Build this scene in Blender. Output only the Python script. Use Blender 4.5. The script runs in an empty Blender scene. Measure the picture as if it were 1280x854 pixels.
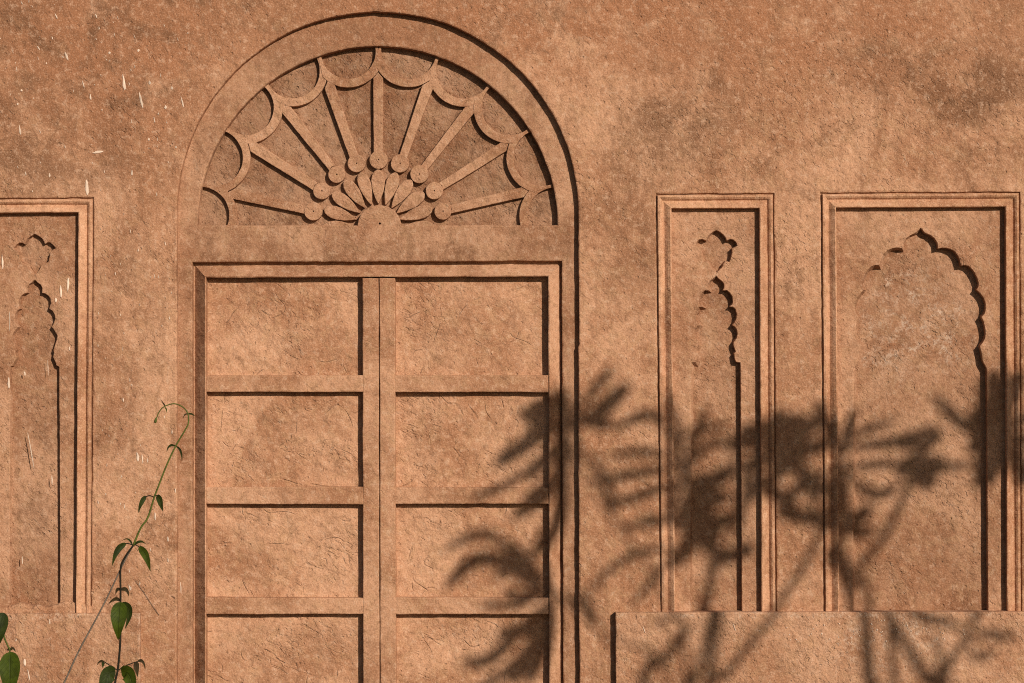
import bpy, bmesh, math, random
from mathutils import Vector, Matrix, noise
from mathutils.geometry import tessellate_polygon

scene = bpy.context.scene
COL = scene.collection
R = math.radians

# ------------------------------------------------------------------ camera
PW, PH = 1280.0, 854.0
FPX = 3206.67
CAM = Vector((8.0 * math.tan(math.radians(1.534)), -8.0, 1.60))
YAW, PITCH, ROLL = R(1.534), R(1.574), R(-0.2176)
ROT = Matrix.Rotation(YAW, 3, 'Z') @ Matrix.Rotation(PITCH, 3, 'X') @ Matrix.Rotation(-ROLL, 3, 'Y')
cam_data = bpy.data.cameras.new('camera')
cam = bpy.data.objects.new('camera', cam_data)
COL.objects.link(cam)
cam_data.sensor_width = 36.0
cam_data.lens = 36.0 * FPX / PW
cam_data.clip_start = 0.05
cam_data.clip_end = 3000.0
M = Matrix((ROT @ Vector((1, 0, 0)), ROT @ Vector((0, 0, 1)), -(ROT @ Vector((0, 1, 0))))).transposed()
cam.matrix_world = Matrix.Translation(CAM) @ M.to_4x4()
scene.camera = cam

# ------------------------------------------------------------------ light
SA, SB = 0.60, 0.46                       # the sun stands to the right (SA) and above (SB) per metre out from the wall
SUN = Vector((SA, -1.0, SB)).normalized()
ELEV = math.asin(SUN.z)
world = bpy.data.worlds.new('World')
scene.world = world
world.use_nodes = True
wn, wl = world.node_tree.nodes, world.node_tree.links
bg = wn['Background']
sky = wn.new('ShaderNodeTexSky')
sky.sky_type = 'NISHITA'
sky.sun_disc = False
sky.sun_elevation = ELEV
sky.sun_rotation = math.atan2(SUN.x, SUN.y)
sky.dust_density = 1.0
sky.air_density = 1.0
sky.ozone_density = 0.6
wl.new(sky.outputs[0], bg.inputs[0])
bg.inputs[1].default_value = 0.05
sd = bpy.data.lights.new('sun', 'SUN')
sd.energy = 5.0
sd.angle = R(0.53)
sd.color = (1.0, 0.90, 0.78)
sun = bpy.data.objects.new('sun', sd)
COL.objects.link(sun)
sun.location = SUN * 20
sun.rotation_euler = SUN.to_track_quat('Z', 'Y').to_euler()
vs = scene.view_settings
vs.view_transform = 'Standard'
vs.look = 'None'
vs.gamma = 1.0
vs.use_curve_mapping = False
vs.exposure = -0.16
scene.cycles.use_denoising = False
scene.cycles.filter_width = 1.05
scene.cycles.max_bounces = 6
scene.cycles.diffuse_bounces = 2
scene.display_settings.display_device = 'sRGB'


# ------------------------------------------------------------------ helpers
def W(px, py, y=0.0):
    """point of the plane at depth y that this place of the picture was measured at -> (x, z)"""
    d = ROT @ Vector(((px - 640.0) / FPX, 1.0, (427.0 - py) / FPX))
    t = (y - CAM.y) / d.y
    return Vector((CAM.x + d.x * t, CAM.z + d.z * t))


PXM = 0.0025                              # metres per measured pixel on the wall


def nz(x, y, z):
    return noise.noise(Vector((x, y, z)))


def resample(poly, step):
    out = []
    n = len(poly)
    for i in range(n):
        a, b = poly[i], poly[(i + 1) % n]
        k = max(1, int(math.ceil((b - a).length / step)))
        for j in range(k):
            out.append(a.lerp(b, j / k))
    return out


def jitter(poly, amp, seed=0.0):
    out = []
    for p in poly:
        x, z = p
        dx = amp * (nz(x * 7, z * 7, seed) + 0.7 * nz(x * 38, z * 38, seed + 5) + 0.55 * nz(x * 120, z * 120, seed + 7))
        dz = amp * (nz(x * 7, z * 7, seed + 11) + 0.7 * nz(x * 38, z * 38, seed + 17) + 0.55 * nz(x * 120, z * 120, seed + 19))
        out.append(Vector((x + dx, z + dz)))
    return out


def area(poly):
    s = 0.0
    for i in range(len(poly)):
        a, b = poly[i], poly[(i + 1) % len(poly)]
        s += a.x * b.y - b.x * a.y
    return s / 2


def orient(poly, ccw):
    return poly if (area(poly) > 0) == ccw else poly[::-1]


def normals(poly):
    """left-hand normals: into the material of a plate for ccw outer and cw hole loops"""
    n = len(poly)
    res = []
    for i in range(n):
        a, b, c = poly[i - 1], poly[i], poly[(i + 1) % n]
        e1 = (b - a)
        e2 = (c - b)
        if e1.length > 1e-9:
            e1 = e1.normalized()
        if e2.length > 1e-9:
            e2 = e2.normalized()
        n1, n2 = Vector((-e1.y, e1.x)), Vector((-e2.y, e2.x))
        m = n1 + n2
        if m.length < 1e-6:
            m = n1
        m = m.normalized()
        k = max(0.55, m.dot(n1))
        res.append(m / k)
    return res


def link(name, me, mat=None, parent=None, smooth=False):
    if mat is not None:
        me.materials.append(mat)
    o = bpy.data.objects.new(name, me)
    COL.objects.link(o)
    if parent is not None:
        o.parent = parent
    if smooth:
        for p in me.polygons:
            p.use_smooth = True
    return o


def finish(name, verts, faces, mat, parent, smooth=False):
    me = bpy.data.meshes.new(name)
    me.from_pydata(verts, [], faces)
    bm = bmesh.new()
    bm.from_mesh(me)
    bmesh.ops.remove_doubles(bm, verts=bm.verts, dist=1e-6)
    bmesh.ops.recalc_face_normals(bm, faces=bm.faces)
    # the big front face must look at -Y
    s = sum(f.normal.y * f.calc_area() for f in bm.faces)
    if s > 0:
        bmesh.ops.reverse_faces(bm, faces=bm.faces)
    bm.to_mesh(me)
    bm.free()
    me.update()
    return link(name, me, mat, parent, smooth)


def plate(name, outer, holes, yf, yb, mat, parent, bevel=0.003, step=0.008, amp=0.0012, seed=0.0,
          hole_slope=None, tilt=(0, 0), wave=0.0006, back=False):
    """a slab of plaster: worn rounded edge, front face with holes, sides back to yb"""
    loops = [orient(jitter(resample(outer, step), amp, seed), True)]
    for h in holes:
        loops.append(orient(jitter(resample(h, step), amp, seed), False))
    verts, faces, rings, tess = [], [], [], []
    cx = sum(p.x for p in outer) / len(outer)
    cz = sum(p.y for p in outer) / len(outer)

    def yy(p):
        return tilt[0] * (p.x - cx) + tilt[1] * (p.y - cz) + wave * nz(p.x * 9, p.y * 9, seed + 31)
    for li, lp in enumerate(loops):
        nn = normals(lp)
        wear = [bevel * (0.75 + 0.9 * max(0.0, nz(p.x * 16, p.y * 16, seed + 3) + 0.15)
                         + 1.6 * max(0.0, nz(p.x * 45, p.y * 45, seed + 9) - 0.33)) for p in lp]
        spec = []
        for (f_in, f_dn) in ((1.0, 0.0), (0.32, 0.28), (0.0, 1.0)):
            spec.append([(p + n_ * (w * f_in), yf + w * f_dn + yy(p)) for p, n_, w in zip(lp, nn, wear)])
        if li > 0 and hole_slope is not None:
            spec.append([(p - n_ * hole_slope(p, n_.normalized()), yb) for p, n_ in zip(lp, nn)])
        else:
            spec.append([(p, yb) for p in lp])
        idx = []
        for ring in spec:
            base = len(verts)
            for p, y in ring:
                verts.append((p.x, y, p.y))
            idx.append(list(range(base, base + len(ring))))
        m = len(lp)
        for r in range(len(idx) - 1):
            for i in range(m):
                j = (i + 1) % m
                faces.append((idx[r][i], idx[r][j], idx[r + 1][j], idx[r + 1][i]))
        rings.append(idx[0])
        tess.append([Vector((verts[i][0], verts[i][2], 0.0)) for i in idx[0]])
    flat = [i for r_ in rings for i in r_]
    for t in tessellate_polygon(tess):
        faces.append(tuple(flat[i] for i in t))
    if back:
        pass
    return finish(name, verts, faces, mat, parent)


def rect(px0, py0, px1, py1, y=0.0, zbot=None):
    a, b, c, d = W(px0, py1, y), W(px1, py1, y), W(px1, py0, y), W(px0, py0, y)
    x0, x1 = (a.x + d.x) / 2, (b.x + c.x) / 2
    z0, z1 = (a.y + b.y) / 2, (c.y + d.y) / 2
    if zbot is not None:
        z0 = zbot
    return [Vector((x0, z0)), Vector((x1, z0)), Vector((x1, z1)), Vector((x0, z1))]


def quad(q, y=0.0):
    return [W(px, py, y) for px, py in q]


def inset_quad(q, d):
    q = orient(list(q), True)
    nn = normals_mitre(q)
    return [p + n_ * d for p, n_ in zip(q, nn)]


def normals_mitre(poly):
    n = len(poly)
    res = []
    for i in range(n):
        a, b, c = poly[i - 1], poly[i], poly[(i + 1) % n]
        e1, e2 = (b - a).normalized(), (c - b).normalized()
        n1, n2 = Vector((-e1.y, e1.x)), Vector((-e2.y, e2.x))
        m = (n1 + n2).normalized()
        res.append(m / max(0.2, m.dot(n1)))
    return res


def moulding(name, q, profile, mat, parent, amp=0.001, seed=0.0, step=0.014):
    """profile = [(inset, y)]: mitred run round the quad q"""
    verts, faces = [], []
    rings = []
    cnt = None
    for k, (ins, y) in enumerate(profile):
        lp = inset_quad(q, ins)
        pts = []
        for i in range(4):
            a, b = lp[i], lp[(i + 1) % 4]
            a0, b0 = q[i], q[(i + 1) % 4]
            kk = max(2, int((b0 - a0).length / step))
            for j in range(kk):
                pts.append(a.lerp(b, j / kk))
        pts = jitter(pts, amp, seed + k * 0.35)
        base = len(verts)
        for p in pts:
            verts.append((p.x, y + 0.9 * amp * nz(p.x * 14, p.y * 14, seed + 3 * k) + 0.5 * amp * nz(p.x * 60, p.y * 60, seed + k), p.y))
        rings.append(list(range(base, base + len(pts))))
    m = len(rings[0])
    for r in range(len(rings) - 1):
        for i in range(m):
            j = (i + 1) % m
            faces.append((rings[r][i], rings[r][j], rings[r + 1][j], rings[r + 1][i]))
    return finish(name, verts, faces, mat, parent)


def tag(o, label=None, cat=None, group=None, kind=None):
    for k, v in (('label', label), ('category', cat), ('group', group), ('kind', kind)):
        if v:
            o[k] = v
    return o


def empty(name, loc):
    o = bpy.data.objects.new(name, None)
    COL.objects.link(o)
    o.location = loc
    return o


# ------------------------------------------------------------------ materials
class N:
    def __init__(self, name):
        self.m = bpy.data.materials.new(name)
        self.m.use_nodes = True
        self.t = self.m.node_tree
        self.b = self.t.nodes['Principled BSDF']
        self.flat = False

    def new(self, kind, **kw):
        n = self.t.nodes.new(kind)
        for k, v in kw.items():
            setattr(n, k, v)
        return n

    def to(self, a, b):
        self.t.links.new(a, b)

    def put(self, sock, v):
        if isinstance(v, bpy.types.NodeSocket):
            self.to(v, sock)
        else:
            sock.default_value = v

    def math(self, op, a, b=0.0, c=0.0, clamp=False):
        n = self.new('ShaderNodeMath', operation=op, use_clamp=clamp)
        self.put(n.inputs[0], a)
        self.put(n.inputs[1], b)
        self.put(n.inputs[2], c)
        return n.outputs[0]

    def noise(self, vec, scale, detail=3.0, rough=0.55, dist=0.0):
        n = self.new('ShaderNodeTexNoise', noise_dimensions='2D' if self.flat else '3D')
        self.to(vec, n.inputs['Vector'])
        n.inputs['Scale'].default_value = scale
        n.inputs['Detail'].default_value = detail
        n.inputs['Roughness'].default_value = rough
        n.inputs['Distortion'].default_value = dist
        return n.outputs['Fac']

    def ramp(self, v, lo, hi, a=0.0, b=1.0):
        n = self.new('ShaderNodeMapRange', interpolation_type='SMOOTHSTEP')
        self.put(n.inputs[0], v)
        n.inputs[1].default_value = lo
        n.inputs[2].default_value = hi
        n.inputs[3].default_value = a
        n.inputs[4].default_value = b
        return n.outputs[0]

    def mapping(self, vec, scale=(1, 1, 1), rot=(0, 0, 0), loc=(0, 0, 0)):
        n = self.new('ShaderNodeMapping')
        self.to(vec, n.inputs[0])
        n.inputs[1].default_value = loc
        n.inputs[2].default_value = rot
        n.inputs[3].default_value = scale
        return n.outputs[0]

    def mix(self, f, a, b):
        n = self.new('ShaderNodeMix', data_type='RGBA')
        self.put(n.inputs[0], f)
        self.put(n.inputs[6], a if isinstance(a, bpy.types.NodeSocket) else (*a, 1))
        self.put(n.inputs[7], b if isinstance(b, bpy.types.NodeSocket) else (*b, 1))
        return n.outputs[2]

    def spot(self, vec, px, py, rx, ry, ang=0.0):
        """soft 0..1 patch at a place on the wall, for a stain"""
        c = W(px, py)
        v = self.new('ShaderNodeVectorMath', operation='SUBTRACT')
        self.to(vec, v.inputs[0])
        v.inputs[1].default_value = (c.x, 0, c.y)
        m = self.mapping(v.outputs[0], scale=(1, 1, 1), rot=(0, R(ang), 0))
        s = self.new('ShaderNodeVectorMath', operation='MULTIPLY')
        self.to(m, s.inputs[0])
        s.inputs[1].default_value = (1 / (rx * PXM), 0, 1 / (ry * PXM))
        ln = self.new('ShaderNodeVectorMath', operation='LENGTH')
        self.to(s.outputs[0], ln.inputs[0])
        return self.ramp(ln.outputs['Value'], 1.0, 0.25, 0.0, 1.0)


BASE = (0.360, 0.168, 0.087)
LIGHT = (0.560, 0.302, 0.176)
DARK = (0.170, 0.078, 0.038)
REDD = (0.360, 0.158, 0.078)
TAN = (0.470, 0.262, 0.140)
PALE = (0.66, 0.43, 0.29)


def plaster(name, seed=0.0, tone=1.0, grit=1.0, pits=1.0, lumps=1.0, pale=0.0, dark=0.5, red=0.3, streak=0.4,
            scratch=0.4, spots=(), pale_spots=(), red_spots=(), rough_spots=(), zone_lo=0.46):
    k = N(name)
    tc = k.new('ShaderNodeTexCoord').outputs['Object']
    k.flat = True
    sx = k.new('ShaderNodeSeparateXYZ')
    k.to(tc, sx.inputs[0])
    cb = k.new('ShaderNodeCombineXYZ')
    k.to(k.math('MULTIPLY_ADD', sx.outputs[1], 0.35, sx.outputs[0]), cb.inputs[0])
    k.to(k.math('MULTIPLY_ADD', sx.outputs[1], 0.25, sx.outputs[2]), cb.inputs[1])
    v = k.mapping(cb.outputs[0], loc=(seed * 3.1, seed * 2.3, 0))
    vs_ = k.mapping(v, scale=(1, 0.16, 1))                       # runs down the wall
    vd = k.mapping(k.mapping(v, rot=(0, 0, R(-40))), scale=(1, 0.62, 1))
    big = k.noise(v, 2.1, 4, 0.62, 0.6)
    mid = k.noise(v, 9.0, 5, 0.66, 0.3)
    sm = k.noise(v, 46.0, 3, 0.7)
    fine = k.noise(v, 230.0, 1, 0.7)
    run = k.noise(vs_, 26.0, 4, 0.7)
    # ---- colour
    c = k.mix(k.ramp(big, 0.40, 0.61), BASE, LIGHT)
    c = k.mix(k.math('MULTIPLY', k.ramp(mid, 0.44, 0.72), 0.55), c, LIGHT)
    c = k.mix(k.math('MULTIPLY', k.ramp(k.noise(v, 3.7, 4, 0.65, 0.8), 0.5, 0.72), red), c, REDD)
    c = k.mix(k.math('MULTIPLY', k.ramp(k.noise(v, 21.0, 3, 0.7, 0.6), 0.45, 0.68), 0.55), c, TAN)
    if streak > 0:
        c = k.mix(k.math('MULTIPLY', k.ramp(run, 0.50, 0.74), streak * 0.6), c, DARK)
        c = k.mix(k.math('MULTIPLY', k.ramp(run, 0.45, 0.22), streak * 0.6), c, LIGHT)
    blot = k.math('MULTIPLY', k.ramp(k.noise(v, 5.2, 5, 0.72, 0.4), 0.5, 0.74), k.ramp(sm, 0.3, 0.7, 0.4, 1.0))
    c = k.mix(k.math('MULTIPLY', blot, dark * 0.95), c, DARK)
    if spots:
        tex = k.ramp(k.noise(v, 7.0, 6, 0.72, 0.5), 0.34, 0.62, 0.10, 1.0)
        for (px, py, rx, ry, ang, st) in spots:
            msk = k.math('MULTIPLY', k.spot(tc, px, py, rx, ry, ang), tex)
            c = k.mix(k.math('MULTIPLY', msk, st * 0.72), c, DARK)
    for (px, py, rx, ry, ang, st) in red_spots:
        msk = k.math('MULTIPLY', k.spot(tc, px, py, rx, ry, ang), k.ramp(mid, 0.3, 0.6))
        c = k.mix(k.math('MULTIPLY', msk, st), c, REDD)
    if pale > 0:
        pm = k.math('MULTIPLY', k.ramp(k.noise(v, 14.0, 5, 0.72, 0.6), 0.52, 0.7), k.ramp(sm, 0.35, 0.6))
        c = k.mix(k.math('MULTIPLY', pm, pale), c, PALE)
    if pale_spots:
        tex = k.math('MULTIPLY', k.ramp(k.noise(v, 20.0, 5, 0.75, 0.2), 0.42, 0.74), k.ramp(k.noise(v, 90.0, 3, 0.75), 0.36, 0.66))
        for (px, py, rx, ry, ang, st) in pale_spots:
            msk = k.math('MULTIPLY', k.spot(tc, px, py, rx, ry, ang), tex)
            c = k.mix(k.math('MULTIPLY', msk, st), c, (0.74, 0.54, 0.40))
    c = k.mix(k.ramp(sm, 0.50, 0.76, 0.0, 0.42), c, DARK)
    c = k.mix(k.ramp(sm, 0.46, 0.28, 0.0, 0.40), c, PALE)
    c = k.mix(k.ramp(fine, 0.50, 0.30, 0.0, 0.30), c, DARK)
    c = k.mix(k.ramp(fine, 0.56, 0.74, 0.0, 0.32), c, PALE)
    hs = k.new('ShaderNodeHueSaturation')
    hs.inputs['Value'].default_value = tone
    k.to(c, hs.inputs['Color'])
    k.to(hs.outputs[0], k.b.inputs['Base Color'])
    k.b.inputs['Roughness'].default_value = 0.93
    k.b.inputs['Specular IOR Level'].default_value = 0.15
    # ---- relief, heights in metres
    zone = k.ramp(k.noise(v, 5.0, 2, 0.6, 0.4), zone_lo, zone_lo + 0.16, 0.04, 1.0)
    for (px, py, rx, ry, ang, st) in rough_spots:
        zone = k.math('MAXIMUM', zone, k.math('MULTIPLY', k.spot(tc, px, py, rx, ry, ang), st))
    pit = k.math('MULTIPLY', k.ramp(k.noise(vd, 80.0, 2, 0.65, 0.3), 0.57, 0.74), zone)
    vor = k.new('ShaderNodeTexVoronoi', feature='F1', voronoi_dimensions='2D')
    k.to(v, vor.inputs['Vector'])
    vor.inputs['Scale'].default_value = 15.0
    hole = k.ramp(vor.outputs['Distance'], 0.03, 0.07, 1.0, 0.0)
    h = k.math('MULTIPLY', k.noise(v, 3.6, 3, 0.5), 0.024 * lumps)
    h = k.math('MULTIPLY_ADD', k.noise(v, 19.0, 2, 0.6), 0.0052 * lumps, h)
    h = k.math('MULTIPLY_ADD', k.noise(v, 160.0, 2, 0.75), 0.0019 * grit, h)
    h = k.math('MULTIPLY_ADD', k.noise(vd, 36.0, 2, 0.6, 0.4), 0.0036 * grit, h)
    h = k.math('MULTIPLY_ADD', pit, -0.0020 * pits, h)
    h = k.math('MULTIPLY_ADD', hole, -0.0018 * pits, h)
    if scratch > 0.45:
        scr = k.ramp(k.noise(k.mapping(k.mapping(v, rot=(0, 0, R(24))), scale=(0.22, 1, 1)), 60.0, 2, 0.6, 0.3), 0.58, 0.74)
        h = k.math('MULTIPLY_ADD', k.math('MULTIPLY', scr, zone), -0.0016 * scratch, h)
    if scratch > 1.0:
        # single curved trowel marks
        for sc_, off in ((5.0, 3.3), (7.0, 9.1)):
            vv_ = k.mapping(v, loc=(off, off * 2, 0))
            ln_ = k.ramp(k.math('ABSOLUTE', k.math('SUBTRACT', k.noise(vv_, sc_, 1, 0.4), 0.5)), 0.0, 0.010, 1.0, 0.0)
            ln_ = k.math('MULTIPLY', ln_, k.ramp(k.noise(vv_, 13.0, 1, 0.5), 0.56, 0.66))
            h = k.math('MULTIPLY_ADD', ln_, -0.0022, h)
    bp = k.new('ShaderNodeBump')
    bp.inputs['Strength'].default_value = 1.0
    bp.inputs['Distance'].default_value = 1.0
    k.to(h, bp.inputs['Height'])
    k.to(bp.outputs[0], k.b.inputs['Normal'])
    return k.m


def simple(name, col, rough=0.7, var=0.25, scale=40.0, bump=0.0):
    k = N(name)
    tc = k.new('ShaderNodeTexCoord').outputs['Object']
    n = k.noise(tc, scale, 4, 0.6)
    c = k.mix(k.ramp(n, 0.3, 0.7), tuple(x * (1 - var) for x in col), tuple(min(1, x * (1 + var)) for x in col))
    k.to(c, k.b.inputs['Base Color'])
    k.b.inputs['Roughness'].default_value = rough
    k.b.inputs['Specular IOR Level'].default_value = 0.2
    if bump:
        b = k.new('ShaderNodeBump')
        b.inputs['Distance'].default_value = bump
        k.to(n, b.inputs['Height'])
        k.to(b.outputs[0], k.b.inputs['Normal'])
    return k.m


def leaf_mat(name, col, vein, trans=0.35):
    k = N(name)
    uv = k.new('ShaderNodeTexCoord').outputs['UV']
    tc = k.new('ShaderNodeTexCoord').outputs['Object']
    sp = k.new('ShaderNodeSeparateXYZ')
    k.to(uv, sp.inputs[0])
    side = k.math('ABSOLUTE', k.math('SUBTRACT', sp.outputs[0], 0.5))
    rib = k.ramp(side, 0.05, 0.012, 0.0, 1.0)
    ph = k.math('SUBTRACT', k.math('MULTIPLY', sp.outputs[1], 9.0), k.math('MULTIPLY', side, 5.0))
    fr = k.math('ABSOLUTE', k.math('SUBTRACT', k.math('FRACT', ph), 0.5))
    vn = k.math('MAXIMUM', rib, k.math('MULTIPLY', k.ramp(fr, 0.10, 0.0), 0.55))
    n = k.noise(tc, 60.0, 4, 0.6)
    c = k.mix(k.ramp(n, 0.3, 0.7), tuple(x * 0.7 for x in col), tuple(x * 1.3 for x in col))
    c = k.mix(k.math('MULTIPLY', vn, 0.6), c, vein)
    k.to(c, k.b.inputs['Base Color'])
    k.b.inputs['Roughness'].default_value = 0.6
    k.b.inputs['Specular IOR Level'].default_value = 0.18
    b = k.new('ShaderNodeBump')
    b.inputs['Strength'].default_value = 0.6
    b.inputs['Distance'].default_value = 0.0012
    k.to(k.math('SUBTRACT', k.math('MULTIPLY', k.math('ABSOLUTE', k.math('SUBTRACT', fr, 0.5)), 0.5), vn), b.inputs['Height'])
    k.to(b.outputs[0], k.b.inputs['Normal'])
    tr = k.new('ShaderNodeBsdfTranslucent')
    k.to(k.mix(0.5, c, (col[0] * 2.2, col[1] * 2.0, col[2] * 0.8)), tr.inputs[0])
    mx = k.new('ShaderNodeMixShader')
    mx.inputs[0].default_value = trans
    k.to(k.b.outputs[0], mx.inputs[1])
    k.to(tr.outputs[0], mx.inputs[2])
    k.to(mx.outputs[0], k.t.nodes['Material Output'].inputs[0])
    return k.m


M_WALL = plaster('wall_plaster', 0.0, 0.97, grit=1.0, pits=1.0, lumps=1.0, dark=0.62, red=0.30, streak=0.55, scratch=0.3,
                 spots=[(1150, 95, 190, 60, -18, 1.35), (860, 120, 110, 110, 30, 1.15), (1225, 105, 90, 60, 25, 1.0), (70, 90, 290, 230, 0, 1.25),
                        (170, 30, 220, 110, 20, 1.1), (60, 180, 130, 70, 0, 0.6), (800, 240, 70, 190, 0, 0.65), (640, -20, 700, 90, 0, 0.8),
                        (1240, 60, 130, 110, 0, 0.6), (160, 420, 60, 260, 0, 0.35)],
                 red_spots=[(640, 10, 420, 150, 0, 1.0), (1000, 20, 420, 150, 0, 0.95), (150, 60, 300, 200, 0, 0.9), (200, 200, 60, 200, 0, 0.4)],
                 rough_spots=[(1080, 120, 330, 130, 0, 1.0), (900, 200, 160, 70, 0, 0.8)], zone_lo=0.52)
M_SURR = plaster('surround_plaster', 3.0, 0.83, grit=0.75, pits=0.5, lumps=0.8, dark=0.55, red=0.5, streak=0.5, scratch=0.6, zone_lo=0.52,
                 spots=[(440, 318, 230, 22, 0, 0.35), (690, 300, 40, 30, 0, 0.6), (340, 60, 140, 60, -30, 0.5)],
                 red_spots=[(470, 40, 260, 80, 0, 0.7)])
M_TYMP = plaster('fanlight_plaster', 6.0, 0.66, grit=1.6, pits=1.4, lumps=1.3, dark=0.9, red=0.7, streak=0.0, scratch=0.5, pale=0.45, zone_lo=0.40)
M_RELF = plaster('relief_plaster', 9.0, 0.87, grit=0.9, pits=0.6, lumps=0.6, dark=0.4, red=0.35, streak=0.1)
M_PANL = plaster('panel_plaster', 12.0, 0.99, grit=0.95, pits=1.0, lumps=1.5, dark=0.25, red=0.2, streak=0.2, scratch=1.2, pale=0.2, zone_lo=0.48)
M_RAIL = plaster('rail_plaster', 15.0, 0.95, grit=0.7, pits=0.4, lumps=0.7, dark=0.35, red=0.2, streak=0.3, scratch=0.5, zone_lo=0.52)
M_NICH = plaster('niche_plaster', 18.0, 0.88, grit=1.0, pits=0.9, lumps=1.0, dark=0.5, red=0.8, streak=0.5, scratch=0.4)
M_FLOR = plaster('recess_plaster', 21.0, 0.80, grit=1.2, pits=1.2, lumps=1.2, dark=0.55, red=0.7, streak=0.4, scratch=0.5,
                 pale_spots=[(1135, 385, 80, 85, 20, 1.0), (1190, 420, 50, 70, 0, 0.9), (1110, 440, 60, 60, 0, 0.8), (875, 390, 40, 60, 0, 0.35)])
M_MOLD = plaster('moulding_plaster', 24.0, 1.06, grit=0.8, pits=0.4, lumps=0.5, dark=0.3, red=0.2, streak=0.5)
M_DADO = plaster('dado_plaster', 27.0, 0.92, grit=1.35, pits=1.0, lumps=1.3, dark=0.4, red=0.5, streak=0.15, scratch=0.4, pale=0.3,
                 pale_spots=[(1110, 800, 130, 60, 0, 0.8), (60, 769, 170, 7, 0, 1.0), (1020, 768, 420, 6, 0, 0.9), (176, 815, 5, 90, 0, 0.7)])
M_SPLA = simple('lime_splash', (0.66, 0.50, 0.38), 0.9, 0.25, 25)

# ------------------------------------------------------------------ ground
gm = N('earth')
tc_ = gm.new('ShaderNodeTexCoord').outputs['Object']
gm.to(gm.mix(gm.ramp(gm.noise(tc_, 3.0, 6, 0.65), 0.3, 0.7), (0.050, 0.042, 0.028), (0.085, 0.070, 0.045)), gm.b.inputs['Base Color'])  # unseen ground, colour darkened to cut its bounce light on the wall
gm.b.inputs['Roughness'].default_value = 0.95
gb = gm.new('ShaderNodeBump')
gb.inputs['Distance'].default_value = 0.02
gm.to(gm.noise(tc_, 30.0, 6, 0.7), gb.inputs['Height'])
gm.to(gb.outputs[0], gm.b.inputs['Normal'])
me = bpy.data.meshes.new('ground')
me.from_pydata([(-900, -900, 0), (900, -900, 0), (900, 900, 0), (-900, 900, 0)], [], [(0, 1, 2, 3)])
tag(link('ground', me, gm.m), 'dark earth in front of the plastered wall', 'ground', kind='structure')

# ------------------------------------------------------------------ the wall
wall = tag(empty('plastered_wall', (0, 0, 0)),
           'old terracotta plastered wall with arched blind door and carved niches', 'wall', kind='thing')
Y_SUR, Y_DEEP, Y_RAIL, Y_PAN, Y_TYM, Y_REL = 0.0270, 0.0530, 0.010, 0.0450, 0.060, 0.0405
ZB = -0.12


def arc(cx, cy, r, a0, a1, n, y=0.0):
    return [W(cx + r * math.cos(R(a0 + (a1 - a0) * i / n)), cy - r * math.sin(R(a0 + (a1 - a0) * i / n)), y) for i in range(n + 1)]


# outer arch opening: springs at y 266, runs down to the ground
pa = arc(472, 266, 251, 0, 180, 60)
xr = W(722.5, 600).x
xl = W(221, 600).x
arch_open = [Vector((xl, ZB)), Vector((xr, ZB)), Vector((xr + 0.002, W(722, 434).y)), Vector((xr + 0.006, W(722, 430).y))] + pa

# niche frames (quads measured at the wall plane)
QN = {'narrow': [(825.8, 800), (970.7, 800), (967.5, 242), (820, 242.5)],
      'wide': [(1030.2, 800), (1277.6, 800), (1275, 240), (1026, 241.3)],
      'left': [(-33.2, 800), (113.8, 800), (117, 247.5), (-30, 248)]}
holes = [quad(QN['narrow']), quad(QN['wide']), quad(QN['left'])]
outer = [Vector((-5.5, -0.3)), Vector((5.5, -0.3)), Vector((5.5, 3.7)), Vector((-5.5, 3.7))]
plate('wall_face', outer, [arch_open] + holes, 0.0, 0.075, M_WALL, wall, bevel=0.0052, step=0.0105, amp=0.0018, seed=1.0)
# core of masonry behind the face
bm = bmesh.new()
bmesh.ops.create_cube(bm, size=1.0, matrix=Matrix.Translation((0, 0.30, 1.7)) @ Matrix.Diagonal((10.98, 0.45, 3.98, 1)))
bmesh.ops.bevel(bm, geom=bm.edges[:], offset=0.01, segments=2, affect='EDGES')
me = bpy.data.meshes.new('wall_core')
bm.to_mesh(me)
bm.free()
link('wall_core', me, M_WALL, wall)
bm = bmesh.new()
bmesh.ops.create_cube(bm, size=1.0, matrix=Matrix.Translation((0, 0.22, 3.75)) @ Matrix.Diagonal((11.2, 0.62, 0.12, 1)))
bmesh.ops.bevel(bm, geom=bm.edges[:], offset=0.02, segments=2, affect='EDGES')
me = bpy.data.meshes.new('coping')
bm.to_mesh(me)
bm.free()
link('coping', me, M_WALL, wall)

# ---- arch surround with lintel: one recessed band
tymp = arc(472, 283, 225, 0.4, 179.6, 56, Y_SUR)
door_open = [W(240.5, 328, Y_SUR), Vector((W(241, 600, Y_SUR).x, ZB + 0.01)), Vector((W(702.5, 600, Y_SUR).x, ZB + 0.01)), W(702, 326.3, Y_SUR)]
sur_out = [Vector((xl - 0.02, ZB - 0.02)), Vector((xr + 0.02, ZB - 0.02))] + arc(472, 266, 260, 0, 180, 60)
o = plate('arch_surround', sur_out, [tymp, door_open], Y_SUR, 0.072, M_SURR, wall, bevel=0.0054, amp=0.0014, seed=2.0)
tag(o, 'smooth recessed band round the arched blind door, with its lintel')

# ---- fanlight
fan = plate('fanlight', arc(472, 283, 231, -2, 182, 48, Y_TYM), [], Y_TYM, 0.074, M_TYMP, wall, bevel=0.002, seed=3.0, wave=0.002)
tag(fan, 'semicircular blind fanlight with sunburst relief over the door')
ANG = [13.0 + 19.25 * i for i in range(9)]
FC = (472.6, 283.0)


def pol(r, a, t=0.0, y=Y_REL):
    """polar place in the fan: radius, angle in degrees, sideways offset t (all measured px)"""
    ca, sa = math.cos(R(a)), math.sin(R(a))
    return W(FC[0] + r * ca - t * sa, FC[1] - r * sa - t * ca, y)


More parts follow.
